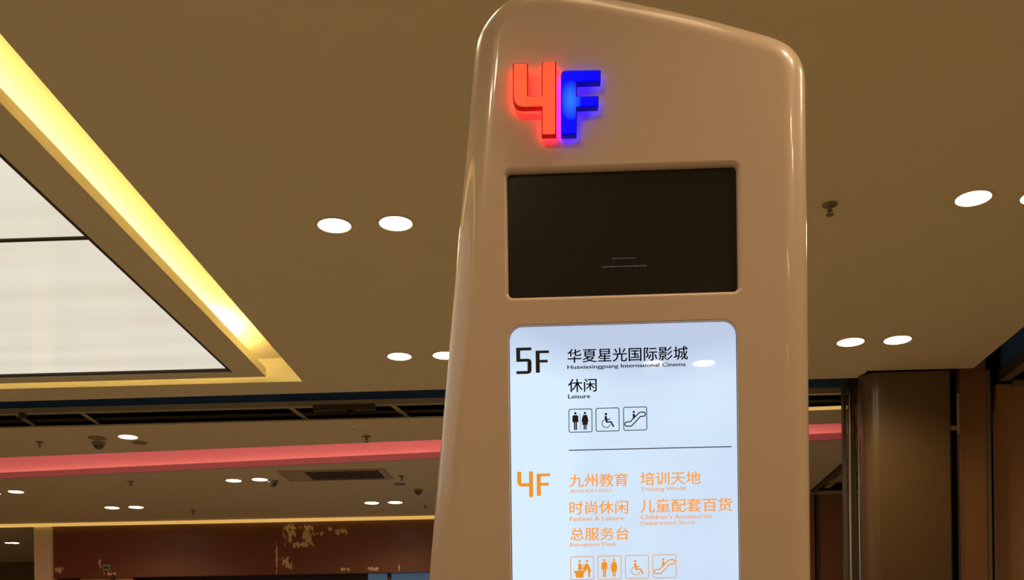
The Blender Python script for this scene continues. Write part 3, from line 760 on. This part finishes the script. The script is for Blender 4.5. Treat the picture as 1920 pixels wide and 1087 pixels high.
# floor numerals of the board
five = [rect(-31, -26, -2.5, -20.5), rect(-31, -26, -23.5, 0.5), rect(-31, -5, -10, .5), [(-10, -5), (-5, -4), (-2.5, 0), (-2.5, 17), (-4, 21.5), (-9, 23.5), (-11, 23.5), (-10, 17.5), (-10, .5)], rect(-31, 18, -9, 23.5)]
ef = [rect(5.5, -19.5, 30.5, -14.5), rect(5.5, -19.5, 13, 22), rect(5.5, -2, 28, 3)]
four = [[(-31, -24), (-23.5, -24), (-23.5, -2.5), (-23.5, 4), (-26, 3.5), (-29.5, .5), (-31, -4)], rect(-23.5, -2.2, -8, 4), rect(-9, -24, -1.5, 24)]
o = flat_mesh('lettering', [at_px(p_, 999, 677) for p_ in five+ef], ink, 'large black 5F floor numeral')
o = flat_mesh('lettering', [at_px(p_, 1001, 907.5) for p_ in four+ef], org, 'large orange 4F floor numeral')
flat_mesh('divider_line', [at_px(rect(-151.5, -.9, 151.5, .9), 1218.5, 840.5)], M['greyline'])

# pictograms (unit: 44 px square, offsets in px from the centre)
def disc(cx_, cy_, r_, n=16): return [(cx_+r_*math.cos(2*PI*k/n), cy_+r_*math.sin(2*PI*k/n)) for k in range(n)]
def stroke(pts_, wd):
    out = []
    for (a_, b__) in zip(pts_, pts_[1:]):
        d = Vector((b__[0]-a_[0], b__[1]-a_[1]))
        if d.length < 1e-6: continue
        d.normalize(); n_ = Vector((-d.y, d.x))*wd/2; e_ = d*wd*.25
        out.append([(a_[0]-e_.x+n_.x, a_[1]-e_.y+n_.y), (b__[0]+e_.x+n_.x, b__[1]+e_.y+n_.y), (b__[0]+e_.x-n_.x, b__[1]+e_.y-n_.y), (a_[0]-e_.x-n_.x, a_[1]-e_.y-n_.y)])
    return out
def frame_px():
    P_ = arc(-18.5, -18.5, 3, 180, 270, 4)+arc(18.5, -18.5, 3, 270, 360, 4)+arc(18.5, 18.5, 3, 0, 90, 4)+arc(-18.5, 18.5, 3, 90, 180, 4); return stroke(P_+P_[:1], 1.5)
def toilets():
    s_ = [disc(-9.5, -14, 2.3), [(-15, -8), (-13, -10.5), (-6, -10.5), (-4, -8), (-4, 3), (-6, 3), (-6.6, 2.2), (-12.4, 2.2), (-13, 3), (-15, 3)], rect(-12.4, 2, -9.8, 17.5), rect(-9.2, 2, -6.6, 17.5), rect(-.9, -14, -.1, 17)]
    s_ += [disc(8.5, -14, 2.3), [(5, -10.5), (12, -10.5), (14, -4), (15, 2.5), (13, 3), (14.2, 8), (2.8, 8), (4, 3), (2, 2.5), (3, -4)], rect(5.6, 8, 8.1, 17), rect(8.9, 8, 11.4, 17)]
    return s_
def wheelchair():
    s_ = [disc(-3, -10.5, 2.4)]
    s_ += [[(-5.5, -7), (-1.5, -7), (-.5, -1), (5, -2), (5.3, -.5), (-.5, 1), (0, 3), (7.5, 3.2), (12.5, 13), (10, 14.3), (5.5, 5.6), (-3, 5.6), (-5, -1)]]
    s_ += stroke(arc(-2.5, 7, 7.6, -125, -270-0, 10)[::-1][:0] + arc(-2.5, 7, 7.8, 250, 15, 16), 1.3)
    return s_
def escal():
    P_ = arc(-15.3, 9.8, 4, 90, 265, 6) + [(-9, 5.4), (6.5, -10)] + arc(11, -8.2, 0.1, 0, 1, 1)[:0] + [(9.5, -11.8)] + arc(15.2, -8, 4, -90, 90, 6) + [(10, -3.8), (-7, 13.6)]
    s_ = stroke(P_+P_[:1], 2.0) + [disc(-2.5, -12.5, 2.1), [(-4.5, -9), (-.8, -9), (.4, -4.5), (-4.2, 0)]]
    return s_
def reception():
    s_ = [disc(-4.5, -13, 2.3), disc(9, -13.3, 2.3), [(-7.5, -8), (-4, -9.5), (-2, -8), (-1, -4.5), (3.5, -7.5), (4.3, -6), (-1, -1.5), (-1.5, 4), (-7.5, 4)],
          [(6, -8.5), (11, -8.5), (14, -2), (17, 6), (15, 7), (14.5, 17.5), (11.5, 17.5), (11, 8), (9.5, 1), (7, 6), (1, 2), (-1.5, 1.5), (4.5, -4)],
          [(-15.5, 5), (4.5, 4), (5.5, 8.5), (3, 9), (2.2, 18), (-12, 18), (-12.8, 9), (-15.5, 9)]]
    return s_
for (fn, cx_, cy_, m1, m2, lab) in ((toilets, 1088.4, 788.3, ink, M['greyline'], 'black man and woman pictogram'), (wheelchair, 1139.2, 786.5, ink, M['greyline'], 'black wheelchair pictogram'), (escal, 1190.9, 784.7, ink, M['greyline'], 'black escalator pictogram'),
                                    (reception, 1091.6, 1064.8, org, M['orangelight'], 'orange reception desk pictogram'), (toilets, 1142.8, 1063.7, org, M['orangelight'], 'orange man and woman pictogram'), (wheelchair, 1194.3, 1062.4, org, M['orangelight'], 'orange wheelchair pictogram'), (escal, 1246, 1061.2, org, M['orangelight'], 'orange escalator pictogram')):
    flat_mesh('pictogram', [at_px(p_, cx_, cy_) for p_ in fn()], m1, lab)
    flat_mesh('pictogram_frame', [at_px(p_, cx_, cy_) for p_ in frame_px()], m2)

# lit 4F channel letters ----------------------------------------------------
YF = FP - .024
def lp(x, y): p_ = UY(860+x/3.6235, y/3.6235, YF); return (p_.x, p_.z)
def rnd(P_, rads, n=5):
    """round the corners of a px polygon"""
    out = []; L = len(P_)
    for i in range(L):
        p_, a_, b__ = Vector(P_[i]), Vector(P_[i-1]), Vector(P_[(i+1) % L]); r_ = rads[i] if isinstance(rads, (list, tuple)) else rads
        d1, d2 = (a_-p_).normalized(), (b__-p_).normalized(); s1_ = p_+d1*min(r_, (a_-p_).length*.45); s2_ = p_+d2*min(r_, (b__-p_).length*.45)
        for k in range(n+1):
            t_ = k/n; q_ = s1_*(1-t_)**2 + p_*2*t_*(1-t_) + s2_*t_*t_; out.append((q_.x, q_.y))
    return out
four_px = [(374, 432), (464, 432), (464, 655), (570, 652), (570, 421), (656, 418), (656, 905), (570, 907), (570, 716), (374, 722)]
f_px = [(702, 480), (960, 476), (957, 548), (797, 553), (797, 655), (945, 652), (942, 716), (797, 720), (794, 905), (702, 907)]
fr4 = [14, 14, 6, 6, 14, 14, 6, 6, 6, 75]; frF = [38, 16, 10, 6, 6, 16, 10, 6, 6, 6]
def grow(P_, d):
    A2 = sum(P_[i-1][0]*P_[i][1]-P_[i][0]*P_[i-1][1] for i in range(len(P_)))
    NN = normals2d(P_); s_ = 1 if A2 < 0 else -1
    return [(p_[0]+n_.x*d*s_*min(k, 1.5), p_[1]+n_.y*d*s_*min(k, 1.5)) for p_, (n_, k) in zip(P_, NN)]
for (P_, rads, face, side, glow, lab) in ((four_px, fr4, M['red'], M['redside'], M['redglow'], 'glowing red numeral 4'), (f_px, frF, M['bluef'], M['blueside'], M['blueglow'], 'glowing blue letter F')):
    W_ = [lp(*q_) for q_ in rnd(P_, rads)]
    S_ = [lp(*q_) for q_ in rnd(grow(P_, 7.5), rads)]
    o = poly_prism_xz('channel_letter', S_, YF+.0035, FP-.007, side); off(o, sign); o['label'] = lab
    s_ = poly_prism_xz('letter_face', grow(W_, -.0002), YF, YF+.006, face, bevel=.0012); sub(s_, o)
    s_ = poly_prism_xz('halo_light', grow(W_, -.001), FP-.0068, FP-.0055, glow); sub(s_, o)
